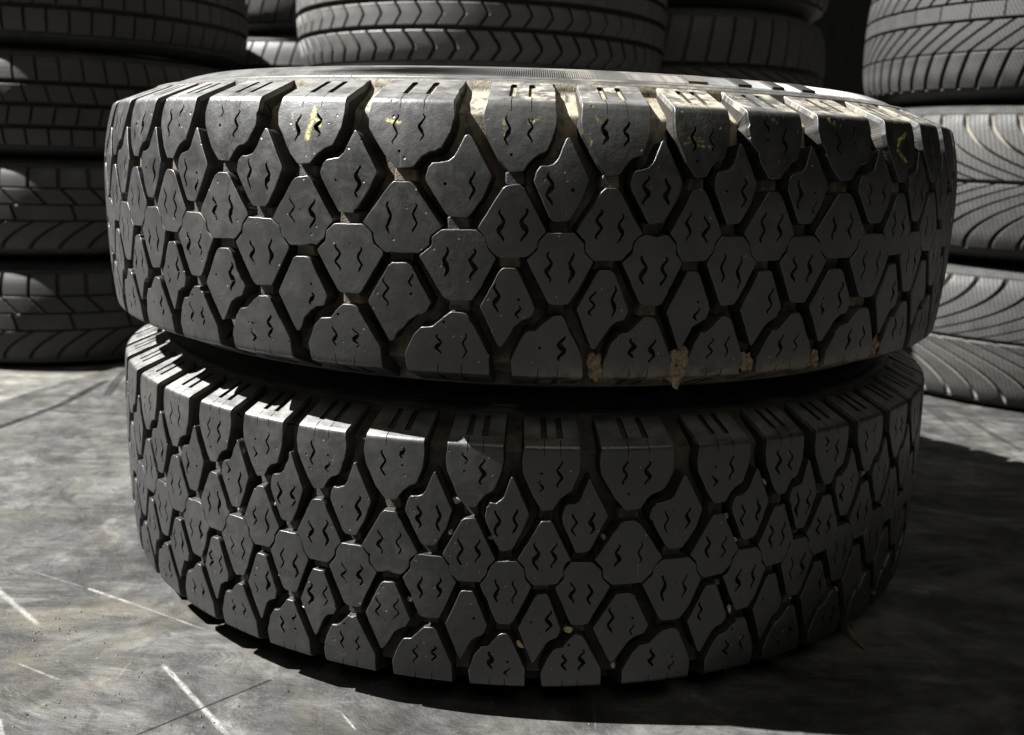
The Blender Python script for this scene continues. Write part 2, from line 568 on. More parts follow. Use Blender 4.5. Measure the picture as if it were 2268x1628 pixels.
    ys = [p[1] for p in ringA]; xs = [p[0] for p in ringA]
    g = 4.6 if detail else 9.0
    yv = []
    y = min(ys) + 2
    while y < max(ys) - 1:
        yv.append(y); y += g
    if row in 'AF':
        sg = 1 if row == 'A' else -1
        yv = [v for v in yv if abs(abs(v) - t_mm) > 5]
        yv += [sg * (t_mm + d) for d in ((-3.0, -1.6, -0.4, 0.8, 2.2, 3.6) if detail else (-3, -1, 1, 3))]
    for y in yv:
        x = min(xs) + rng.uniform(1, 4)
        while x < max(xs) - 1:
            p = (x, y)
            if inside(p, ringA) and seg_d(p, ringA) > 1.1 and all(not inside(p, h[0]) and seg_d(p, h[0]) > 0.7 for h in holes):
                pts.append(p)
            x += g * rng.uniform(.9, 1.1) * (0.8 if detail else 1)
    res = delaunay_2d_cdt([Vector(p) for p in pts], edges, [], 0, 1e-5)
    V2, F2 = res[0], res[2]
    V, F, M, UV, LN = [], [], [], [], []
    VN = []
    def add(p, h, side=None, mixv=0.0):
        s = p[1] / 1000
        th = p[0] / 1000 / R
        V.append(prof.point(th, s, h))
        UV.append((th_mid * R + p[0] / 1000, s))
        n2 = prof.N(s)
        nn = Vector((n2[0] * math.sin(th), -n2[0] * math.cos(th), n2[1]))
        if side is not None:
            tx = Vector((math.cos(th), math.sin(th), 0))
            sd = (tx * side[0] + nn.cross(tx) * side[1]).normalized()
            nn = (nn * (1 - mixv) + sd * mixv).normalized()
        VN.append(nn)
        return len(V) - 1
    base = [add((v.x, v.y), 0.0) for v in V2]
    for f in F2:
        c = (sum(V2[i].x for i in f) / len(f), sum(V2[i].y for i in f) / len(f))
        if not inside(c, ringA) or any(inside(c, h[0]) for h in holes):
            continue
        tri = [(V2[i].x, V2[i].y) for i in f]
        F.append([base[i] for i in (f if area2(tri) > 0 else f[::-1])]); M.append(0)
        LN.append([VN[i] for i in F[-1]])
    n = len(ringA)
    def find(p, cache={}):
        return min(range(len(V2)), key=lambda i: (V2[i].x - p[0]) ** 2 + (V2[i].y - p[1]) ** 2)
    orig = {}
    for i, src in enumerate(res[3]):
        for s in src:
            orig[s] = i
    iA = [base[orig[i]] for i in range(n)]
    inn = offset(poly, 1.0)
    sides = []
    for i in range(n):
        dx, dy = poly[i][0] - inn[i][0], poly[i][1] - inn[i][1]
        l = math.hypot(dx, dy) or 1
        sides.append((dx / l, dy / l))
    out = offset(poly, -0.1)
    iB = [add(p, -0.00018, sides[i], 0.45) for i, p in enumerate(ringB)]
    iC = [add(p, -0.00065, sides[i], 0.93) for i, p in enumerate(ringC)]
    iM = [add(p, -0.0035 if prof.depth(p[1] / 1000) > 0.0045 else -0.0011, sides[i], 0.97) for i, p in enumerate(out)]
    iD = [add(p, -max(0.0012, prof.depth(p[1] / 1000) + 0.0012), sides[i], 0.97) for i, p in enumerate(ringD)]
    for a, b, mi in ((iA, iB, 0), (iB, iC, 0), (iC, iM, 0), (iM, iD, 1)):
        for i in range(n):
            j = (i + 1) % n
            F.append([a[i], b[i], b[j], a[j]]); M.append(mi)
            LN.append([VN[q] for q in F[-1]])
    st = n
    for hp, dp in holes:
        top = [base[orig[st + i]] for i in range(len(hp))]
        bot = [add(p, -dp / 1000) for p in hp]
        for i in range(len(hp)):
            j = (i + 1) % len(hp)
            F.append([top[i], top[j], bot[j], bot[i]]); M.append(2)
            a, b, c = (Vector(V[q]) for q in F[-1][:3])
            nf = (b - a).cross(c - a).normalized()
            LN.append([nf] * 4)
        F.append(bot); M.append(3 if dp == 1.9 else 2)
        LN.append([VN[q] for q in bot])
        st += len(hp)
    me = mesh_from(name, V, F, mats, M, UV)
    me.normals_split_custom_set([nv for ln in LN for nv in ln])
    return me

def tie_bar_mesh(name, prof, u0, u1, s0, s1, th_of_u, th_mid, rng, mats, h):
    """low bridge of rubber on the groove floor between two blocks"""
    R = TYRE_R
    k = prof.t * 1000 / 82
    poly = [((th_of_u(u) - th_mid) * R * 1000 + rng.uniform(-.5, .5), s_ * k) for u, s_ in ((u0, s0), (u1, s0), (u1, s1), (u0, s1))]
    poly = subdivide(round_corners(poly, 1.0), 4)
    V, UV, F = [], [], []
    rings = [(offset(poly, 0.6), -h), (poly, -h - 0.6), (offset(poly, -0.8), -13.2)]
    for ring, hh in rings:
        for p in ring:
            V.append(prof.point(p[0] / 1000 / R, p[1] / 1000, hh / 1000)); UV.append((th_mid * R + p[0] / 1000, p[1] / 1000))
    n = len(poly)
    F.append(list(range(n)))
    for r in range(2):
        for i in range(n):
            j = (i + 1) % n
            F.append([r * n + i, (r + 1) * n + i, (r + 1) * n + j, r * n + j])
    return mesh_from(name, V, F, mats, None, UV, sharp=40)

TIES = ((0.235, 0.43, 34.2, 42.0), (0.71, 0.905, 6.8, 14.2), (0.20, 0.415, -14.8, -7.6), (0.725, 0.915, -43.2, -35.6))

def lathe_mesh(name, rows, mats, seg=360, mids=None, jitter=None):
    """rows: (r, z, s) outline of the turned body"""
    V, UV, F, M = [], [], [], []
    m_ = len(rows)
    for i in range(seg + 1):
        th = 2 * PI * i / seg
        for (r, z, s) in rows:
            V.append((r * math.sin(th), -r * math.cos(th), z))
            t2 = th if th <= PI + 1e-9 else th - 2 * PI
            UV.append((t2 * TYRE_R, s))
    for i in range(seg):
        for j in range(m_ - 1):
            F.append([i * m_ + j, (i + 1) * m_ + j, (i + 1) * m_ + j + 1, i * m_ + j + 1])
            M.append(mids[j] if mids else 0)
    return mesh_from(name, V, F, mats, M, UV, sharp=50)

def side_rows(prof, sg, H):
    """sidewall from the chamfer end to the bead and back inside"""
    R, t = prof.Rc[sg], prof.t
    s_end = prof.t + prof.clen
    ctl = [(R - .0330, t + .0138), (R - .0345, t + .0150), (R - .0370, t + .0153), (R - .0376, t + .0136), (R - .0402, t + .0138),
           (R - .0415, t + .0160), (R - .0440, t + .0164), (R - .050, t + .0188), (R - .060, H - .0034), (R - .068, H - .0012), (R - .078, H - .0002), (R - .088, H - .0003),
           (R - .092, H - .0010), (R - .100, H - .0022), (R - .115, H - .0070), (R - .130, H - .0140), (R - .150, H - .024), (R - .158, H - .026), (R - .162, H - .024),
           (R - .166, H - .026), (R - .170, H - .034), (R - .171, H - .050), (R - .163, H - .052), (R - .150, H - .040), (R - .120, H - .020), (R - .080, H - .012), (R - .050, t - .004), (R - .032, t - .020), (R - .026, t * 0.3)]
    out, s = [], s_end
    prev = None
    for r, z in ctl:
        if prev: s += math.dist(prev, (r, z))
        prev = (r, z)
        out.append((r, sg * z, sg * s))
    return out

def truck_tyre(name, loc, prof, knots, label, mats, seed, panels=True):
    root = empty(name, loc)
    tag(root, label, 'tyre')
    rub, grv, cut, slot, side, tie = mats
    # body: groove floor and sidewalls
    core = []
    ss = []
    s = -(prof.t + prof.clen - 0.0005)
    brk = [-(prof.t + d) for d in (.0345, .0325, .0315, .0305, .028, .026, .022, .018, .014, .011, .008, .005, .003, .001, -.001, -.003, -.006, -.010, -.014)] + [-.06, -.04, -.02, 0]
    brk = sorted(set(brk + [-b for b in brk]))
    for s in brk:
        p = prof.P(s); nn = prof.N(s); d = prof.depth(s)
        core.append((p[0] - nn[0] * d, p[1] - nn[1] * d, s))
    for _ in range(10):      # soften the turn from the tread into the shoulder
        core = [core[i] if (i < 5 or i > len(core) - 6) else tuple(core[i - 1][q] * .25 + core[i][q] * .5 + core[i + 1][q] * .25 for q in (0, 1)) + (core[i][2],) for i in range(len(core))]
    topw = side_rows(prof, 1, prof.top)
    botw = side_rows(prof, -1, prof.bot)
    rows = botw[::-1] + core + topw
    mids = [1] * (len(botw)) + [0] * (len(core) - 1) + [1] * (len(topw) + 1)
    rows.append((rows[0]))
    body = link('tyre_body', lathe_mesh(name + '_body', rows, [grv, side], 384, mids), root)
    rng = random.Random(seed)
    bm = [rub, cut, cut, slot]
    # front arc: every block has a shape of its own, following the measured pitch sequence
    def th_front(k):
        def f(u):
            i = k + u
            b = int(math.floor(i)); b = max(0, min(len(knots) - 2, b))
            return RAD(knots[b] + (knots[b + 1] - knots[b]) * (i - b))
        return f
    for k in range(len(knots) - 1):
        for row in 'ABCDEF':
            tf = th_front(k)
            us = [u for u, s in ROWS[row]]
            mid = (tf(min(us)) + tf(max(us))) / 2
            me = block_mesh('%s_block_%s_%d' % (name, row, k), prof, row, tf, mid, rng, bm)
            o = link('tread_block', me, root)
            o.rotation_euler.z = mid
            o.shadow_terminator_shading_offset = 0.05
        for u0, u1, s0, s1 in TIES:
            tf = th_front(k)
            mid = (tf(u0) + tf(u1)) / 2
            me = tie_bar_mesh(name + '_tie', prof, u0, u1, s0, s1, tf, mid, rng, [tie], rng.uniform(4.2, 6.4))
            link('tie_bar', me, root).rotation_euler.z = mid
    n_back = 30
    span = 360 - (knots[-1] - knots[0])
    pitch = span / n_back
    lib = {}
    for row in 'ABCDEF':
        for v in range(2):
            tf = lambda u: RAD(pitch * u)
            us = [u for u, s in ROWS[row]]
            mid = RAD(pitch) * (min(us) + max(us)) / 2
            lib[row, v] = (block_mesh('%s_back_%s_%d' % (name, row, v), prof, row, tf, mid, rng, bm, detail=(v == 0)), mid)
    for k in range(n_back):
        vis = k < 5 or k > n_back - 6
        for row in 'ABCDEF':
            me, mid = lib[row, 0 if vis else 1]
            o = link('tread_block', me, root)
            o.rotation_euler.z = RAD(knots[-1] + pitch * k) + mid
    # fine radial ribs round the upper sidewall
    R, t, H = prof.Rc[1], prof.t, prof.top
    V, F, UV = [], [], []
    nrib = 1480
    for i in range(nrib):
        th = 2 * PI * i / nrib
        deg = math.degrees(th if th < PI else th - 2 * PI)
        if any(a < deg < b for a, b in ((-80, -36), (17.5, 20.5), (24.0, 26.5), (29, 31.5), (34, 37))):
            continue
        dth = 2 * PI / nrib * 0.30
        kf = min(1.0, max(0.05, (deg + 36) / 24)) if deg < 0 else 1.0
        b = len(V)
        line = [(R - .0470, t + .0176), (R - .0530, (t + .0188 + H - .0034) / 2 - .0006), (R - .0615, H - .0030)]
        for r, z in line:
            for d, h in ((-dth, -.0005), (0, -.0005 + .0012 * kf), (dth, -.0005)):
                V.append((r * math.sin(th + d), -r * math.cos(th + d), z + h))
                UV.append(((th if th < PI else th - 2 * PI) * TYRE_R, t + .04))
        for q in (0, 3):
            F += [[b + q, b + q + 1, b + q + 4, b + q + 3], [b + q + 1, b + q + 2, b + q + 5, b + q + 4]]
    me = mesh_from(name + '_ribs', V, F, [side], None, UV, sharp=60)
    o = link('sidewall_ribs', me, root)
    tag(o, kind='stuff')
    # raised moulded panels where the ribs stop
    for a0, a1 in () if not panels else ((17.8, 20.2), (24.3, 26.2), (29.3, 31.2), (34.3, 36.7)):
        V, F, UV = [], [], []
        n = 8
        for i in range(n + 1):
            th = RAD(a0 + (a1 - a0) * i / n)
            for r, z in ((R - .0480, t + .0170), (R - .0480, t + .0196), (R - .0605, H - .0018), (R - .0605, H - .0045)):
                V.append((r * math.sin(th), -r * math.cos(th), z)); UV.append((th * TYRE_R, t + .045))
        for i in range(n):
            for j in range(3):
                F.append([i * 4 + j, (i + 1) * 4 + j, (i + 1) * 4 + j + 1, i * 4 + j + 1])
        F += [[0, 1, 2, 3], [n * 4 + 3, n * 4 + 2, n * 4 + 1, n * 4]]
        link('raised_panel', mesh_from(name + '_panel', V, F, [side], None, UV, sharp=40), root)
    return root

# ------------------------------------------------------------------ setting: floor and mat
def floor_material(name, base, base2, seed, marks=True, roughness=0.55):
    k = NT(name)
    tc = k.n('ShaderNodeTexCoord')
    xy = k.scale(tc.outputs['Object'], (1, 1, 0))
    off = k.scale(xy, (1, 1, 1), loc=(seed, -seed, 0))
    n1 = k.noise(off, 5, 6, 0.62, 0.8)
    n2 = k.noise(off, 45, 6, 0.70, 0.5)
    n3 = k.noise(off, 420, 4, 0.7)
    n0 = k.noise(off, 1.9, 3, 0.5, 0.4)
    # worn grain running in arcs, like felted fibres
    str1 = k.noise(k.scale(off, (13, 36, 1), rot=0.30), 1.0, 7, 0.70, 1.8)
    str2 = k.noise(k.scale(off, (210, 14, 1), rot=0.9), 1.0, 4, 0.6, 0.25)
    str3 = k.noise(k.scale(off, (10, 230, 1), rot=-0.45), 1.0, 4, 0.6, 0.25)
    str4 = k.noise(k.scale(off, (70, 230, 1), rot=0.25), 1.0, 5, 0.7, 1.6)
    col = k.mix(k.sstep(n1, 0.32, 0.66), tuple(c * 0.8 for c in base), base2)
    col = k.mix(k.sstep(n0, 0.36, 0.62, 0.75, 0.0), col, tuple(c * 0.8 for c in base))
    smudge = k.noise(off, 13, 5, 0.6, 1.6)
    col = k.mix(k.sstep(smudge, 0.54, 0.70, 0.0, 0.55), col, tuple(c * 1.9 for c in base2))
    col = k.mix(k.sstep(str1, 0.42, 0.72, 0, 0.5), col, tuple(c * 1.55 for c in base2))
    col = k.mix(k.sstep(str4, 0.52, 0.75, 0, 0.18), col, tuple(c * 1.9 for c in base2))
    col = k.mix(k.sstep(n2, 0.52, 0.30, 0, 0.65), col, tuple(c * 0.45 for c in base))
    dark = k.sstep(k.noise(off, 8.5, 5, 0.6, 1.4), 0.52, 0.68, 0, 0.75)
    col = k.mix(dark, col, tuple(c * 0.55 for c in base))
    warm = k.noise(off, 9, 5, 0.65, 0.8)
    col = k.mix(k.sstep(warm, 0.50, 0.72, 0, 0.45), col, (base2[0] * 1.45, base2[1] * 1.30, base2[2] * 1.02))
    fine = k.sstep(n3, 0.56, 0.75, 0, 0.4)
    col = k.mix(fine, col, tuple(c * 2.0 for c in base2))
    s23 = k.math('MAXIMUM', k.sstep(str2, 0.66, 0.74), k.sstep(str3, 0.66, 0.75))
    s23 = k.math('MULTIPLY', s23, k.sstep(n1, 0.42, 0.60))
    col = k.mix(k.math('MULTIPLY', s23, 0.4), col, tuple(c * 2.4 for c in base2))
    broad = k.noise(k.scale(off, (1, 1.7, 1), rot=0.5), 5.5, 5, 0.58, 2.2)
    sweep = k.noise(k.scale(off, (3.2, 17, 1), rot=-0.35), 1.0, 5, 0.6, 1.5)
    gain = k.math('MULTIPLY', k.sstep(broad, 0.34, 0.66, 0.62, 1.35), k.sstep(sweep, 0.32, 0.68, 0.78, 1.25))
    gv = k.n('ShaderNodeVectorMath', operation='SCALE')
    k.set(gv.inputs[0], col); k.set(gv.inputs['Scale'], gain)
    col = gv.outputs[0]
    # pale grit
    vor = k.n('ShaderNodeTexVoronoi')
    k.set(vor.inputs['Vector'], off); vor.inputs['Scale'].default_value = 190
    vc = k.sep(vor.outputs['Color'])
    grit = k.math('MULTIPLY', k.math('LESS_THAN', vor.outputs['Distance'], 0.20), k.math('GREATER_THAN', vc[0], 0.975))
    grit = k.math('MULTIPLY', grit, k.sstep(n1, 0.45, 0.6))
    col = k.mix(k.math('MULTIPLY', grit, 0.5), col, (0.17, 0.16, 0.14))
    hgt = k.math('ADD', k.math('MULTIPLY', n2, 1.3), k.math('MULTIPLY', n3, 0.40))
    hgt = k.math('ADD', hgt, k.math('MULTIPLY', str1, 0.9))
    hgt = k.math('ADD', hgt, k.math('MULTIPLY', str4, 0.45))
    hgt = k.math('ADD', hgt, k.math('MULTIPLY', n1, 2.5))
    hgt = k.math('ADD', hgt, k.math('MULTIPLY', grit, 0.5))
    rough = k.math('ADD', k.sstep(n2, 0.3, 0.7, roughness - 0.08, roughness + 0.12), k.sstep(broad, 0.35, 0.65, 0.06, -0.10))
    hgt = k.math('ADD', hgt, k.math('MULTIPLY', sweep, 1.6))
    hgt = k.math('ADD', hgt, k.math('MULTIPLY', broad, 6.0))
    if marks:
        wob = k.noise(off, 60, 3, 0.6)
        jit = k.math('MULTIPLY', k.math('SUBTRACT', wob, 0.5), 0.004)
        brk_ = k.noise(k.scale(off, (1, 1, 1)), 260, 4, 0.75)
        # (a, b, width, strength, light?)
        for a, b, w, st, light in MARKS:
            d, h = k.segdist(xy, a, b)
            d = k.math('ADD', d, k.math('MULTIPLY', jit, 0.35 if w > 0.002 else 0.6))
            mk = k.sstep(k.math('ABSOLUTE', d), w * 1.15, w * (0.1 if light else 0.55))
            if light:
                strand = k.n('ShaderNodeCombineXYZ')
                k.set(strand.inputs[0], k.math('MULTIPLY', d, 1900.0)); k.set(strand.inputs[1], k.math('MULTIPLY', h, 9.0)); strand.inputs[2].default_value = a[0] * 90
                mk = k.math('MULTIPLY', mk, k.sstep(k.noise(strand.outputs[0], 1.0, 3, 0.6), 0.30, 0.58, 0.15, 1.0))
                mk = k.math('MULTIPLY', mk, k.sstep(brk_, 0.32, 0.60, 0.35, 1.0))
                ends = k.math('MULTIPLY', k.sstep(h, 0.0, 0.06), k.sstep(h, 1.0, 0.75))
                mk = k.math('MULTIPLY', mk, ends)
                col = k.mix(k.math('MULTIPLY', mk, st), col, (0.20, 0.197, 0.188))
                hgt = k.math('SUBTRACT', hgt, k.math('MULTIPLY', mk, 0.3))
            else:
                col = k.mix(k.math('MULTIPLY', mk, st), col, (0.004, 0.004, 0.004))
                if w < 0.0012 or w > 0.003 and a[1] > 0.05:
                    hgt = k.math('SUBTRACT', hgt, k.math('MULTIPLY', mk, 2.0))
        # dusty tyre print left of the lower tyre
        a, b = PRINT
        d, h = k.segdist(xy, a, b)
        L = math.dist(a, b)
        zig = k.math('ADD', k.math('MULTIPLY', h, L / 0.0052), k.math('MULTIPLY', d, 140.0))
        f = k.math('ABSOLUTE', k.math('SUBTRACT', k.math('FRACT', zig), 0.5))
        pm = k.math('MULTIPLY', k.sstep(f, 0.22, 0.12), k.sstep(d, 0.0075, 0.006))
        pm = k.math('MULTIPLY', pm, k.math('MULTIPLY', k.sstep(h, 0, 0.1), k.sstep(h, 1.0, 0.8)))
        col = k.mix(k.math('MULTIPLY', pm, 0.45), col, (0.016, 0.0158, 0.015))
    nrm = k.bump(hgt, 0.42, 0.0022)
    return k.finish(col, rough, nrm, 0.22)

MARKS = [
    ((-0.3702, -0.2163), (-0.3150, -0.2430), .0022, .85, True), ((-0.32, -0.2407), (-0.2436, -0.2794), .0014, .45, True),
    ((-0.4318, -0.1891), (-0.3680, -0.2175), .0016, .25, True), ((-0.4600, -0.2110), (-0.3700, -0.2870), .0032, .85, True),
    ((-0.2600, -0.3288), (-0.1743, -0.4200), .0026, .90, True), ((-0.3652, -0.3354), (-0.3200, -0.3565), .0014, .50, True),
    ((-0.1154, -0.3806), (-0.1010, -0.4000), .0010, .80, True), ((-0.3400, -0.4020), (-0.3230, -0.4260), .0018, .80, True),
    ((-0.3339, -0.3295), (-0.2829, -0.3727), .0034, .30, False), ((-0.1887, -0.3438), (-0.1759, -0.3866), .0030, .12, False),
    ((-0.1830, -0.3410), (-0.1690, -0.3850), .0024, .10, False),
    ((-0.2560, -0.4250), (-0.1740, -0.3446), .00105, .92, False),
    ((-0.7900, 0.3018), (-0.5500, 0.3010), .0032, .80, False), ((-0.7200, 0.0900), (-0.6694, 0.3354), .0075, .95, False),
    ((-0.6694, 0.3354), (-0.6619, 0.4571), .0085, .95, False), ((-0.6633, 0.5400), (-0.6287, 0.3921), .0075, .70, False),
    ((0.6955, 0.420), (0.7000, 0.285), .0060, .45, False), ((0.6664, 0.4995), (0.6555, 0.3516), .0140, .30, False),
    ((0.60, 0.515), (0.6664, 0.4995), .012, .25, False),
]
PRINT = ((-0.2520, -0.3214), (-0.2000, -0.3145))

# base floor of the hall
def sheet(name, x0, x1, y0, y1, z, step, mats, fn=None, keep=None):
    nx = max(1, int((x1 - x0) / step)); ny = max(1, int((y1 - y0) / step))
    V, F = [], []
    for j in range(ny + 1):
        for i in range(nx + 1):
            x = x0 + (x1 - x0) * i / nx; y = y0 + (y1 - y0) * j / ny
            V.append((x, y, z + (fn(x, y) if fn else 0)))
    for j in range(ny):
        for i in range(nx):
            a = j * (nx + 1) + i
            F.append([a, a + 1, a + nx + 2, a + nx + 1])
    return mesh_from(name, V, F, mats)

hall_mat = floor_material('hall_concrete', (0.055, 0.0535, 0.049), (0.10, 0.097, 0.087), 3.1, marks=False, roughness=0.7)
fl = link('floor', sheet('floor', -12, 12, -7, 9, -0.0062, 1.0, [hall_mat]))
tag(fl, 'light rough concrete floor of the storage hall', kind='structure')

mat_mat = floor_material('floor_mat_rubber', (0.027, 0.0268, 0.0261), (0.051, 0.0504, 0.0482), 0.0, marks=True, roughness=0.58)
def mat_height(x, y):
    h = 0.0009 * math.sin(x * 9 + 1.3 * math.sin(y * 7)) * math.sin(y * 11 + 0.7) 
    d = math.hypot(x, y)
    k = min(1, max(0, (d - 0.36) / 0.1))
    e = 0.006 * math.exp(-((x + 0.655) / 0.03) ** 2 - ((y - 0.47) / 0.10) ** 2)       # buckle by the seam
    return h * k + e
EDGE = [(-1.6, -0.20), (-0.93, 0.10), (-0.80, 0.22), (-0.7626, 0.3354), (-0.7457, 0.4166), (-0.7195, 0.4937), (-0.685, 0.580), (-0.62, 0.70), (-0.40, 0.86), (0.3, 0.98), (1.4, 1.02), (2.6, 1.0)]
def mat_sheet():
    V, F = [], []
    nx = 150
    ny = 110
    def ey(x):
        y = lerp_table(x, EDGE)
        return y + 0.004 * math.sin(x * 57) + 0.003 * math.sin(x * 131 + 1)
    for i in range(nx + 1):
        x = -1.6 + 4.2 * i / nx
        for j in range(ny + 1):
            f = j / ny
            y = -1.6 + (ey(x) + 1.6) * f
            lip = 0.0
            if f > 0.99: lip = -0.0
            V.append((x, y, mat_height(x, y)))
        V.append((x, ey(x) + 0.0012, -0.0058))
    m_ = ny + 2
    for i in range(nx):
        for j in range(m_ - 1):
            F.append([i * m_ + j, (i + 1) * m_ + j, (i + 1) * m_ + j + 1, i * m_ + j + 1])
    return mesh_from('floor_mat', V, F, [mat_mat], sharp=50)
fm = link('floor_mat', mat_sheet())
tag(fm, 'grey scuffed sheet covering the floor under the two tyres', kind='structure')

# ------------------------------------------------------------------ the two truck tyres
CHALK = [((-20.16, 74.6), (-20.6, 57.4), 3.2, 1.0), ((-20.0, 70.5), (-19.4, 64.5), 2.6, .95), ((-22.47, 71.8), (-22.12, 62.5), 3.0, .42),
         ((-12.81, 68.8), (-11.65, 67.9), 2.2, .95), ((-2.39, 71.6), (-2.19, 62.1), 2.5, .40), ((0.03, 70.6), (0.59, 72.3), 3.4, .55),
         ((5.79, 74.4), (6.05, 70.2), 2.5, .45), ((5.17, 63.7), (5.36, 59.2), 2.5, .45), ((15.04, 60.4), (16.49, 58.6), 2.2, .6),
         ((14.28, 63.3), (15.35, 63.0), 3.2, .55), ((13.8, 61.0), (14.6, 64), 2.4, .5), ((42.5, 73.5), (40.8, 69.0), 2.8, .95), ((40.8, 69.0), (40.44, 62.1), 2.8, .95),
         ((40.44, 62.1), (42.12, 54.9), 2.6, .85), ((29.89, 79.3), (30.6, 77.1), 3.0, .7), ((22.85, 78.0), (23.28, 76.0), 2.5, .45)]
UP_HALF, LO_HALF = 0.0818, 0.0860
up_prof = Profile(UP_HALF, 0.1078, 0.1049, 0.0105, 0.0040)
lo_prof = Profile(LO_HALF, 0.1104, 0.1104, 0.0030, 0.0035)
cutm = groove_material('cut_rubber', 0.15, 5.0)
up_tie = groove_material('upper_tie_dust', 0.9, 14.0, None, (0.105, 0.083, 0.058))
lo_tie = groove_material('lower_tie_dust', 0.5, 15.0, None, (0.10, 0.082, 0.06))
up_mats = (tread_material('upper_tread_rubber', UP_HALF, CHALK, (-0.12, 0.03, 0.85), 0.0, (-0.01, 0.33)),
           groove_material('upper_groove_rubber', 0.85, 1.0, (UP_HALF, -0.30, -0.06), (0.092, 0.070, 0.048), (0.02, 0.20)), cutm,
           groove_material('upper_slot_dust', 0.9, 2.0, (UP_HALF, -0.55, -0.20)),
           tread_material('upper_sidewall_rubber', UP_HALF, (), (-0.16, 0.06, 0.25), 4.0, None, 0.55), up_tie)
lo_mats = (tread_material('lower_tread_rubber', LO_HALF, (), None, 7.0),
           groove_material('lower_groove_rubber', 0.60, 8.0, None, (0.065, 0.052, 0.037), (0.08, 0.26)), cutm, groove_material('lower_slot_rubber', 0.7, 9.0),
           tread_material('lower_sidewall_rubber', LO_HALF, (), None, 11.0), lo_tie)
UP_Z, LO_Z = 0.32568, 0.11042
LO_C = (0.0011, 0.0078)
UP_KNOTS = [-65.2, -57.2, -49.4, -41.49, -33.7, -24.07, -14.56, -4.03, 4.5, 12.9, 20.27, 28.38, 38.62, 46.45, 54.2, 62.0]
LO_KNOTS = [-68.3, -60.4, -52.5, -44.81, -37.08, -29.95, -22.82, -15.29, -7.03, .27, 7.66, 17.57, 25.48, 32.22, 39.5, 46.9, 54.6, 62.3]
upper = truck_tyre('truck_tyre', (0, 0, UP_Z), up_prof, UP_KNOTS,
                   'upper of the two large worn truck tyres, honeycomb tread blocks with yellow chalk marks', up_mats, 11)
lower = truck_tyre('truck_tyre', (LO_C[0], LO_C[1], LO_Z), lo_prof, LO_KNOTS,
                   'lower of the two large worn truck tyres, pebbles stuck in its tread, on the floor', lo_mats, 29, False)

# ------------------------------------------------------------------ stacked tyres behind
def lug_mesh(name, prof_fn, R, x0, x1, v0, v1, f, depth, mats, nu=3, nv=8, bev=0.0012):
    """one tread lug between the curves f(v)+x0 and f(v)+x1 (metres along the tread)"""
    V, UV, F, M = [], [], [], []
    def grid(inset, h):
        idx = []
        for j in range(nv + 1):
            v = (v0 + inset) + (v1 - v0 - 2 * inset) * j / nv
            row = []
            for i in range(nu + 1):
                x = f(v) + (x0 + inset) + (x1 - x0 - 2 * inset) * i / nu
                r, z, nr, nz = prof_fn(v)
                r += nr * h; z += nz * h
                th = x / R
                V.append((r * math.sin(th), -r * math.cos(th), z)); UV.append((x, v))
                row.append(len(V) - 1)
            idx.append(row)
        return idx
    def border(idx):
        b = list(idx[0]) + [r[-1] for r in idx[1:]] + list(idx[-1][:-1])[::-1] + [r[0] for r in idx[1:-1]][::-1]
        return b
    top = grid(bev, 0.0)
    for j in range(nv):
        for i in range(nu):
            F.append([top[j][i], top[j][i + 1], top[j + 1][i + 1], top[j + 1][i]]); M.append(0)
    bt = border(top)
    mid = border(grid(0.0, -bev))
    low = border(grid(-0.0004, -depth))
    # border grids carry unused inner vertices; harmless
    n = len(bt)
    for a, b, mi in ((bt, mid, 0), (mid, low, 1)):
        for i in range(n):
            j = (i + 1) % n
            F.append([a[i], b[i], b[j], a[j]]); M.append(mi)
    used = sorted({i for fc in F for i in fc})
    mp = {o: i for i, o in enumerate(used)}
    V = [V[i] for i in used]; UV = [UV[i] for i in used]
    F = [[mp[i] for i in fc] for fc in F]
    return mesh_from(name, V, F, mats, M, UV, sharp=40)

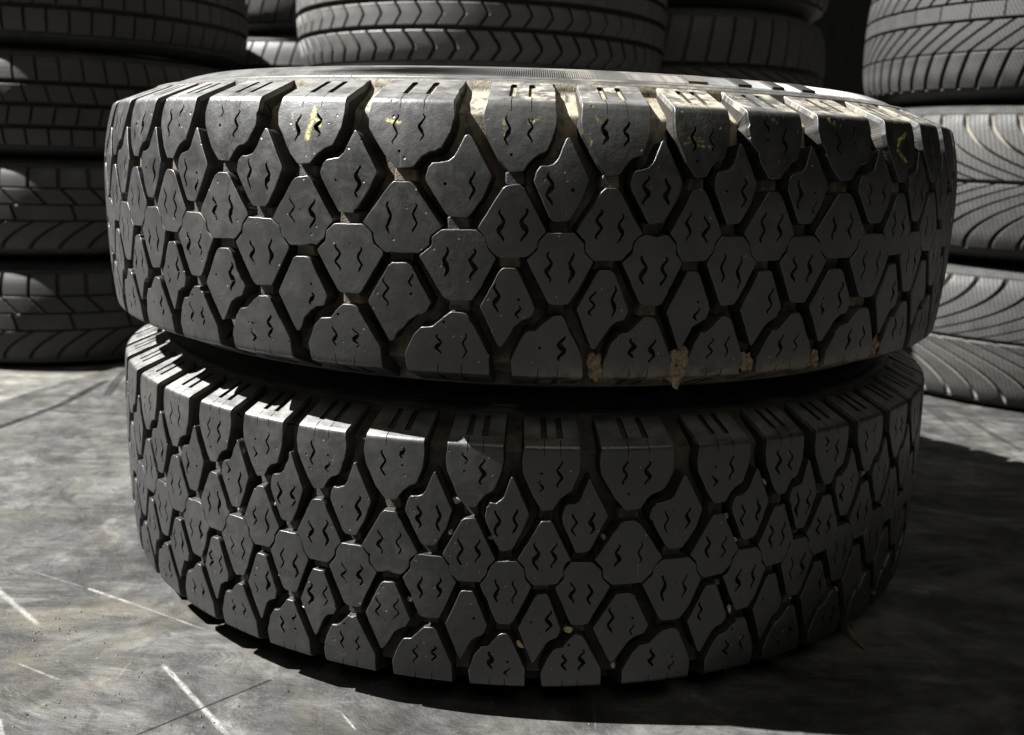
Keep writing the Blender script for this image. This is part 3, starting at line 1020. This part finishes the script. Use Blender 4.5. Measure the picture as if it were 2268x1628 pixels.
def stacked_tyre(loc, S, R, rows, rub, grv, label, group, phase=0.0, tilt=(0, 0), crown=0.010, depth=0.0085, hidden=False, grv_up=None):
    """a lying car tyre of section width S and radius R with its tread rows"""
    root = empty('stacked_tyre', loc)
    tag(root, label, 'tyre', group)
    root.rotation_euler = (tilt[0], tilt[1], 0)
    t = S * 0.40
    H = S / 2
    def surf(v):
        a = abs(v) / t
        r = R - crown * a ** 2.6 - (0.05 * max(0, a - 0.86) ** 1.5)
        return r, v
    def prof_fn(v):
        r, z = surf(v)
        a = surf(v - .001); b = surf(v + .001)
        dr, dz = b[0] - a[0], b[1] - a[1]
        l = math.hypot(dr, dz)
        return r, z, dz / l, -dr / l
    ring = []
    vlim = t * 1.04
    for i in range(25):
        v = -vlim + 2 * vlim * i / 24
        r, z, nr, nz = prof_fn(v)
        d = depth if abs(v) < t * 0.97 else depth * 0.4
        ring.append((r - nr * d, z - nz * d, v))
    r1, z1 = surf(vlim)
    def sw(sg):
        ctl = [(r1 - .002, vlim + .002), (r1 - .012, vlim + .40 * (H - vlim)), (r1 - .030, vlim + .80 * (H - vlim)), (r1 - .048, H - .0006), (r1 - .062, H), (r1 - .080, H - .004), (r1 - .098, H - .015),
               (r1 - .104, H - .026), (r1 - .104, H - .04), (r1 - .085, H - .03), (r1 - .045, vlim - .004), (r1 - .022, vlim * .6)]
        out, s, pv = [], vlim, None
        for r, z in ctl:
            if pv: s += math.dist(pv, (r, z))
            pv = (r, z)
            out.append((r, sg * z, sg * s))
        return out
    rws = sw(-1)[::-1] + ring + sw(1)
    rws.append(rws[0])
    nb = len(sw(1))
    mids = [0] * nb + [1] * 12 + [2] * 12 + [0] * (nb + 1)
    link('tyre_body', lathe_mesh('stack_body', rws, [rub, grv, grv_up or grv], 128, mids), root)
    rest_V, rest_F, rest_UV, rest_M = [], [], [], []
    for ri, (v0, v1, n, gap, f, ph) in enumerate(rows):
        v0 *= t; v1 *= t
        circ = 2 * PI * R
        pitch = circ / n
        me = lug_mesh('stack_lug', prof_fn, R, gap / 2, pitch - gap / 2, v0, v1, f, depth + .001, [rub, grv if v0 < 0 else (grv_up or grv)], nv=max(3, int((v1 - v0) / .008)))
        mv = [v.co.copy() for v in me.vertices]
        for k in range(n):
            ang = 2 * PI * (k + ph) / n + phase
            xm = (f((v0 + v1) / 2) + pitch / 2) / R + ang
            c = Vector(loc) + Vector((R * math.sin(xm), -R * math.cos(xm), (v0 + v1) / 2))
            toc = (CAM - c); toc.z = 0; toc.normalize()
            px, py = project(c)
            vis = (not hidden) and (math.sin(xm) * toc.x - math.cos(xm) * toc.y) > 0.05 and -90 < px < 2350 and -60 < py < 1700
            if vis and 262 < px < 2085 and 235 < py < 820: vis = False
            if vis and 300 < px < 2020 and 780 < py < 1400: vis = False
            if vis:
                o = link('tread_block', me, root)
                o.rotation_euler.z = ang
            else:
                b = len(rest_V)
                ca, sa = math.cos(ang), math.sin(ang)
                rest_V += [(p.x * ca - p.y * sa, p.x * sa + p.y * ca, p.z) for p in mv]
                for p in me.polygons:
                    rest_F.append([b + i for i in p.vertices]); rest_M.append(p.material_index)
                uvl = me.uv_layers[0].data
                tmp = [None] * len(mv)
                for l in me.loops:
                    tmp[l.vertex_index] = tuple(uvl[l.index].uv)
                rest_UV += tmp
    if rest_V:
        o = link('tread_pattern', mesh_from('stack_rest', rest_V, rest_F, [rub, grv], rest_M, rest_UV, sharp=40), root)
        tag(o, kind='stuff')
    return root

def straight(v): return 0.0
def slant(k): return lambda v: k * v
def vee(k, p=1.7, sgn=1):      # grooves sweeping from the middle to the shoulders
    return lambda v: sgn * k * (abs(v) / 0.1) ** p
def zig(vm, w, k):             # one bend in the middle of a rib
    return lambda v: -k * abs((v - vm) / w)

grv_dark = groove_material('stack_groove', 0.35, 21.0)
grv_pale = groove_material('stack_groove_dusty', 1.0, 22.0)
k_ = NT('stack_groove_dust_lit')
uv_, ux_, vy_ = k_.flat_uv()
nn_ = k_.noise(uv_, 60, 4, 0.6)
k_.finish(k_.mix(nn_, (0.085, 0.078, 0.066), (0.16, 0.148, 0.125)), 0.8, None, 0.3)
grv_dust_lit = k_.mat  # pale dust, with the light on upward groove walls painted into the colour

# left stack, four tyres
LX, LY = -0.88, 0.86
rub_l = [bg_rubber('left_rubber_%d' % i, b, 30 + i, s, tn, 0.62) for i, (b, s, tn) in enumerate([
    (0.014, (190, 0.2, .0008), (1, 1, .97)), (0.014, (0, 0, 0), (1, .98, .95)), (0.021, (260, 0, .0012), (1, .90, .80)), (0.022, (300, 0, .0010), (1, .98, .92))])]
def vrows(n):
    return [(-1.02, -0.30, n, .0055, lambda v: 0.10 * (1 - min(1, abs(v) / .07)) ** 1.6, .0), (-0.27, 0.10, n // 2, .004, lambda v: -0.25 * v, .3),
            (0.13, 0.50, n, .0045, lambda v: 0.9 * max(0, .036 - v), .2), (0.53, 1.02, n, .0050, straight, .2)]
zz = 0.0
spec = [(0.182, 0.325, vrows(46), rub_l[0], 'bottom tyre of the left stack, curved shoulder grooves, standing on the floor', .02, (0, 0)),
        (0.166, 0.320, vrows(44), rub_l[1], 'second tyre from the floor in the left stack, curved grooves and a lit upper edge', .05, (0, 0)),
        (0.175, 0.318, [(-1.0, -0.62, 58, .0030, straight, 0), (-0.52, -0.12, 58, .0026, slant(.25), .5), (-0.02, 0.36, 58, .0026, slant(-.25), .2), (0.46, 1.0, 58, .0030, slant(-.08), .8)],
         rub_l[2], 'third tyre from the floor in the left stack, four ribs of brownish square blocks', .01, (0, 0)),
        (0.180, 0.318, [(-1.0, -0.52, 60, .0034, slant(.06), 0), (-0.42, 0.0, 60, .0028, straight, .4), (0.08, 0.46, 60, .0028, straight, .1), (0.54, 1.0, 60, .0034, straight, .6)],
         rub_l[3], 'top tyre visible in the left stack, row of square blocks along its lower edge', .03, (0, 0))]
for S, R, rows, rb, lab, ph, tl in spec:
    stacked_tyre((LX + (0.012 if zz > .5 else 0), LY, zz + S / 2 + (-.0062 if zz == 0 else 0)), S, R, rows, rb, grv_dark, lab, 'tyres stacked at the left', ph, tl)
    zz += S

# right stack, three wide winter tyres
RX, RY = 0.93, 0.76
rub_r = [bg_rubber('right_rubber_%d' % i, b, 50 + i, s, (1, 1, .98), 0.66) for i, (b, s) in enumerate([(0.020, (150, 0.35, .0026)), (0.023, (145, 0.3, .0026)), (0.021, (170, 0.6, .0024))])]
fan = lambda v: 0.165 * (1 - min(1, abs(v) / .105)) ** 2.1
rspec = [(0.236, 0.330, [(-1.05, -0.03, 48, .0080, lambda v: -fan(v), 0), (0.03, 1.05, 48, .0068, lambda v: -fan(v), .45)], rub_r[0], grv_dust_lit, grv_dark,
          'bottom tyre of the right stack, swept grooves pale with dust and painted-in light, standing on the floor', .01),
         (0.245, 0.332, [(-1.05, -0.03, 52, .0068, lambda v: fan(v), .1), (0.03, 1.05, 52, .0078, lambda v: fan(v), .45)], rub_r[1], grv_dark, grv_dust_lit,
          'middle tyre of the right stack, bright swept winter tread, beside the upper truck tyre', .03),
         (0.245, 0.322, [(-1.05, -0.52, 66, .0058, slant(.35), 0), (-0.50, -0.06, 66, .0054, lambda v: -0.55 * (abs(v) / .1) ** 0 * (-(v + .05)) * 2.6, .35),
                         (-0.02, 0.22, 40, .0010, straight, .1), (0.25, 0.60, 66, .0040, slant(.8), .2), (0.64, 1.05, 66, .0044, slant(.3), .2)], rub_r[2], grv_dark, grv_dark,
          'top tyre of the right stack, slanted narrow lugs, left edge against black gap', .02)]
zz = 0.0
for S, R, rows, rb, gm, gu, lab, ph in rspec:
    stacked_tyre((RX + (-0.006 if zz > .4 else 0), RY, zz + S / 2 + (-.0062 if zz == 0 else 0)), S, R, rows, rb, gm, lab, 'tyres stacked at the right', ph, grv_up=gu)
    zz += S

# middle stack behind the truck tyres: only the third tyre shows, the fourth is added for its shadow
MX, MY = -0.093, 0.815
rub_m = bg_rubber('middle_rubber', 0.050, 70, (0, 0, 0), (1, .99, .95), 0.52)
tw = 0.40 * 0.235
mrows = [(-1.03, -0.60, 62, .0052, lambda v: -0.016 * abs((v + .082) / .020) * 1.0, 0), (-0.53, -0.20, 62, .0034, lambda v: -0.012 * abs((v + .034) / .016), .4),
         (-0.12, 0.14, 20, .0010, straight, 0), (0.20, 0.53, 62, .0034, lambda v: -0.012 * abs((v - .034) / .016), .4), (0.60, 1.03, 62, .005, slant(.3), .1)]
for i, lab in enumerate(('bottom tyre of the middle stack, standing right behind the truck tyres', 'second tyre of the middle stack, directly behind the upper truck tyre',
                         'tyre with chevron blocks in the middle background, lit on its left side',
                         'unseen fourth tyre of the middle stack, added on the chevron tyre to cast shade')):
    stacked_tyre((MX, MY, 0.245 * i + 0.1225 - (.0062 if i == 0 else 0)), 0.245, 0.330, mrows if i == 2 else mrows[:2], rub_m, grv_dark, lab, 'tyres stacked in the middle', .02 * i, hidden=(i < 2))

# dim stack at the back right of the middle
rub_d = bg_rubber('dim_rubber', 0.040, 80, (200, .3, .001), (1, .95, .85), 0.6)
drows = [(-1.0, -0.1, 44, .006, lambda v: -fan(v), 0), (0.02, 1.0, 44, .0055, slant(.15), .4)]
for i, lab in enumerate(('bottom tyre of the dim stack behind, between the middle and right stacks', 'second tyre of the dim stack behind, between the middle and right stacks',
                         'dim brownish tyre in the shade right of the chevron tyre')):
    stacked_tyre((0.345, 1.24, 0.225 * i + 0.1125 - (.0062 if i == 0 else 0)), 0.225, 0.305, drows, rub_d, grv_dark, lab, 'tyres of the dim stack', .03 * i, hidden=(i < 2))
stacked_tyre((0.345, 1.24, 0.225 * 3 + 0.1125), 0.225, 0.305, drows, rub_d, grv_dark, 'upper dim tyre at the top edge, right of the chevron tyre', 'tyres of the dim stack', .1)

# far stack seen through the gap between the left and middle stacks
rub_f = bg_rubber('far_rubber', 0.045, 90, (0, 0, 0), (1, .98, .94), 0.55)
frows = [(-1.0, -0.42, 56, .004, slant(.4), 0), (-0.32, 0.30, 56, .0036, straight, .4), (0.40, 1.0, 56, .004, slant(.3), .1)]
for i, lab in enumerate(('bottom tyre of the far stack in the gap beside the left stack', 'second tyre of the far stack in the gap beside the left stack',
                         'tyre with a lit edge seen through the gap between left and middle stacks', 'dark tyre at the top edge in the gap between left and middle stacks')):
    stacked_tyre((-0.52, 1.42, 0.206 * i + 0.103 - (.0062 if i == 0 else 0)), 0.206, 0.31, frows, rub_f, grv_dark, lab, 'tyres of the far stack', .03 * i, hidden=(i < 2))

# ------------------------------------------------------------------ small things
def pebble_mesh(name, rng, size, mats):
    bm = bmesh.new()
    bmesh.ops.create_icosphere(bm, subdivisions=2, radius=1)
    ax = (rng.uniform(.75, 1.2), rng.uniform(.6, 1.0), rng.uniform(.55, .9))
    dirs = [(Vector((rng.gauss(0, 1), rng.gauss(0, 1), rng.gauss(0, 1))).normalized(), rng.uniform(.35, .75)) for _ in range(10)]
    for v in bm.verts:
        co = v.co.copy()
        for d, l in dirs:
            q = co.dot(d)
            if q > l: co -= d * (q - l)
        v.co = Vector((co.x * ax[0], co.y * ax[1], co.z * ax[2])) * size
    me = bpy.data.meshes.new(name)
    bm.to_mesh(me); bm.free()
    for mm in mats: me.materials.append(mm)
    return me

def stone_material(name, c1, c2, seed):
    k = NT(name)
    tc = k.n('ShaderNodeTexCoord')
    n1 = k.noise(tc.outputs['Object'], 350 + seed, 5, 0.7)
    col = k.mix(k.sstep(n1, 0.35, 0.65), c1, c2)
    return k.finish(col, 0.8, k.bump(n1, 0.6, 0.0006), 0.3)
st_mats = [stone_material('pebble_tan', (0.22, 0.165, 0.105), (0.40, 0.31, 0.21), 0), stone_material('pebble_grey', (0.12, 0.112, 0.10), (0.25, 0.235, 0.205), 3),
           stone_material('pebble_pale', (0.24, 0.21, 0.165), (0.42, 0.37, 0.29), 7), stone_material('pebble_dark', (0.07, 0.062, 0.05), (0.16, 0.14, 0.11), 9)]
PEB = [(-6.07, 46.8), (-6.76, 24.1), (-2.47, 21.6), (8.47, 23.8), (-10.9, -30.1), (5.51, -42.9), (1.0, -55.6), (10.29, -71.6), (26.22, 53.6), (33.79, 52.8), (42.45, 44.2),
       (29.66, 32.8), (22.26, 32.1), (23.19, 17.5), (31.1, 14.0), (40.98, 4.9), (23.32, -35.9), (22.24, -15.9), (31.27, -33.9), (40.7, -47.3), (-30.31, 56.4),
       (-26.64, 19.5), (-31.37, 16.8), (-46.96, -63.1), (-31.76, -38.4), (-26.77, -34.6), (-23.58, -52.8)]

def lo_outlines():
    """all block outlines of the lower tyre in mm, to move each pebble into the nearest groove"""
    out = []
    for k in range(len(LO_KNOTS) - 1):
        for row in 'ABCDEF':
            pl = []
            for u, s in ROWS[row]:
                i = k + u
                b = max(0, min(len(LO_KNOTS) - 2, int(math.floor(i))))
                th = LO_KNOTS[b] + (LO_KNOTS[b + 1] - LO_KNOTS[b]) * (i - b)
                a = abs(s)
                q = a * LO_HALF * 1000 / 82 if a <= 82 else LO_HALF * 1000 + a - 82
                pl.append((RAD(th) * TYRE_R * 1000, math.copysign(q, s)))
            out.append(pl)
    return out
OUT = lo_outlines()
prng = random.Random(5)
for i, (th, s) in enumerate(PEB):
    p0 = (RAD(th) * TYRE_R * 1000, s)
    near = [pl for pl in OUT if abs(sum(q[0] for q in pl) / len(pl) - p0[0]) < 90]
    best, bs = p0, -9
    for dx in range(-10, 11):
        for dy in range(-10, 11):
            q = (p0[0] + dx * .9, p0[1] + dy * .9)
            if any(inside(q, pl) for pl in near): continue
            d = min(seg_d(q, pl) for pl in near)
            sc = min(d, 2.6) - 0.10 * math.hypot(dx, dy)
            if sc > bs: bs, best = sc, q
    d = min(seg_d(best, pl) for pl in near)
    size = min(max(d * 1.15, 1.6), 3.4) / 1000 * prng.uniform(.85, 1.2)
    if (th, s) in ((5.51, -42.9), (1.0, -55.6)): size = 0.0036
    me = pebble_mesh('pebble', prng, size, [st_mats[0 if size == 0.0036 else (1, 0, 1, 3, 2, 3)[i % 6]]])
    o = link('pebble', me)
    th_ = best[0] / 1000 / TYRE_R
    P = lo_prof.point(th_, best[1] / 1000, -0.0018 - size * (0.5 if size == 0.0036 else prng.uniform(.7, 1.5)))
    o.location = (P[0] + LO_C[0], P[1] + LO_C[1], P[2] + LO_Z)
    o.rotation_euler = (prng.uniform(0, 6), prng.uniform(0, 6), prng.uniform(0, 6))
    o.scale = (prng.uniform(.8, 1.1), prng.uniform(.7, 1.0), prng.uniform(1.1, 1.9))
    tone = ('tan', 'grey', 'pale', 'dark brown')[0 if size == 0.0036 else (1, 0, 1, 3, 2, 3)[i % 6]]
    where = 'left half' if th < -12 else 'middle' if th < 15 else 'right half'
    tag(o, 'tiny %s pebble wedged in a tread groove, %s of the lower truck tyre' % (tone, where), 'pebble', '%s pebbles, %s of the lower truck tyre' % (tone, where))

mud_mat = stone_material('dried_mud', (0.075, 0.055, 0.036), (0.19, 0.145, 0.098), 11)
MUD = [(15.6, -75.0, .0080), (6.9, -73.0, .0045), (22.0, -75.0, .0058), (31.0, -76.5, .0050), (41.5, -75.0, .0054), (17.4, -77, .0040), (7.6, -79, .0040)]
prng = random.Random(21)
for th, s, size in MUD:
    # slide into the gap between the lower shoulder blocks
    best = None
    for k in range(len(UP_KNOTS) - 1):
        w = UP_KNOTS[k + 1] - UP_KNOTS[k]
        gp = UP_KNOTS[k] + w * 1.245 if k + 2 > len(UP_KNOTS) - 1 else UP_KNOTS[k + 1] + (UP_KNOTS[k + 2] - UP_KNOTS[k + 1]) * 0.245
        if best is None or abs(gp - th) < abs(best - th): best = gp
    bm = bmesh.new()
    bmesh.ops.create_icosphere(bm, subdivisions=3, radius=1)
    sd = prng.uniform(0, 50)
    wx, wz = prng.uniform(.75, 1.2), prng.uniform(.9, 1.35)
    from mathutils import noise as mn
    for v in bm.verts:
        q = v.co.copy()
        f = 1 + 0.75 * mn.noise(q * 1.5 + Vector((sd, 0, 0))) + 0.40 * mn.noise(q * 3.9 + Vector((0, sd, 0))) + 0.24 * mn.noise(q * 9 + Vector((0, 0, sd)))
        v.co = Vector((q.x * wx, q.y * 0.40, q.z * wz)) * size * f
    me = bpy.data.meshes.new('mud_clump'); bm.to_mesh(me); bm.free()
    me.materials.append(mud_mat)
    o = link('mud_clump', me, upper)
    a = RAD(best + (th - best) * 0.45)
    P = up_prof.point(a, s / 1000, -0.0036)
    o.location = P
    o.rotation_euler.z = a

def twig(name, pts, r, mat, label):
    V, F = [], []
    n = 6
    for i, p in enumerate(pts):
        a = Vector(pts[max(0, i - 1)]); b = Vector(pts[min(len(pts) - 1, i + 1)])
        d = (b - a).normalized()
        x = d.cross(Vector((0, 0, 1))).normalized(); y = x.cross(d)
        rr = r * (1 - 0.45 * i / (len(pts) - 1))
        for q in range(n):
            c = 2 * PI * q / n
            V.append(tuple(Vector(p) + x * math.cos(c) * rr + y * math.sin(c) * rr))
    for i in range(len(pts) - 1):
        for q in range(n):
            F.append([i * n + q, i * n + (q + 1) % n, (i + 1) * n + (q + 1) % n, (i + 1) * n + q])
    F += [list(range(n))[::-1], list(range((len(pts) - 1) * n, len(pts) * n))]
    c = sum((Vector(p) for p in pts), Vector()) / len(pts)
    o = link(name, mesh_from(name, [tuple(Vector(v) - c) for v in V], F, [mat]))
    o.location = c
    tag(o, label, 'twig')
bark = stone_material('twig_bark', (0.045, 0.042, 0.025), (0.10, 0.09, 0.055), 13)
twig('twig', [(0.2735, -0.2465, .010), (0.2765, -0.2520, .006), (0.2782, -0.2600, .003), (0.2820, -0.2720, .0016)], .0016, bark, 'short greenish twig leaning on the floor at the right foot of the lower tyre')
twig('twig', [(-0.2375, -0.2775, .0012), (-0.2345, -0.2755, .0020), (-0.2300, -0.2725, .0013)], .0011, bark, 'small brown splinter lying on the floor left of the lower tyre')

# loose grit on the sheet, far too many grains to count
V, F = [], []
grng = random.Random(3)
oct_f = [(0, 2, 4), (2, 1, 4), (1, 3, 4), (3, 0, 4), (2, 0, 5), (1, 2, 5), (3, 1, 5), (0, 3, 5)]
clusters = [(-0.35, -0.29, .05), (-0.27, -0.40, .04), (-0.30, -0.36, .06), (-0.24, -0.42, .05), (-0.40, -0.1, .12), (-0.15, -0.41, .06), (-0.55, 0.1, .2), (0.05, -0.415, .05), (-0.36, -0.295, .015)]
for i in range(900):
    cx, cy, sd = clusters[i % len(clusters)]
    x, y = grng.gauss(cx, sd), grng.gauss(cy, sd)
    if math.hypot(x, y) < 0.33: continue
    r = 0.00035 + 0.0009 * grng.random() ** 4
    a = grng.uniform(0, 6.28)
    b = len(V)
    z = mat_height(x, y) + r * 0.4
    for vx, vy, vz in ((1, 0, 0), (-1, 0, 0), (0, 1, 0), (0, -1, 0), (0, 0, 1), (0, 0, -1)):
        k = grng.uniform(.6, 1.3) * r
        V.append((x + (vx * math.cos(a) - vy * math.sin(a)) * k, y + (vx * math.sin(a) + vy * math.cos(a)) * k, z + vz * k * .8))
    F += [[b + q for q in f] for f in oct_f]
grit_mat = stone_material('grit_stone', (0.035, 0.033, 0.030), (0.10, 0.094, 0.082), 17)
gr = link('grit', mesh_from('grit', V, F, [grit_mat], smooth=False))
tag(gr, 'fine pale grit scattered over the grey floor', 'grit', kind='stuff')
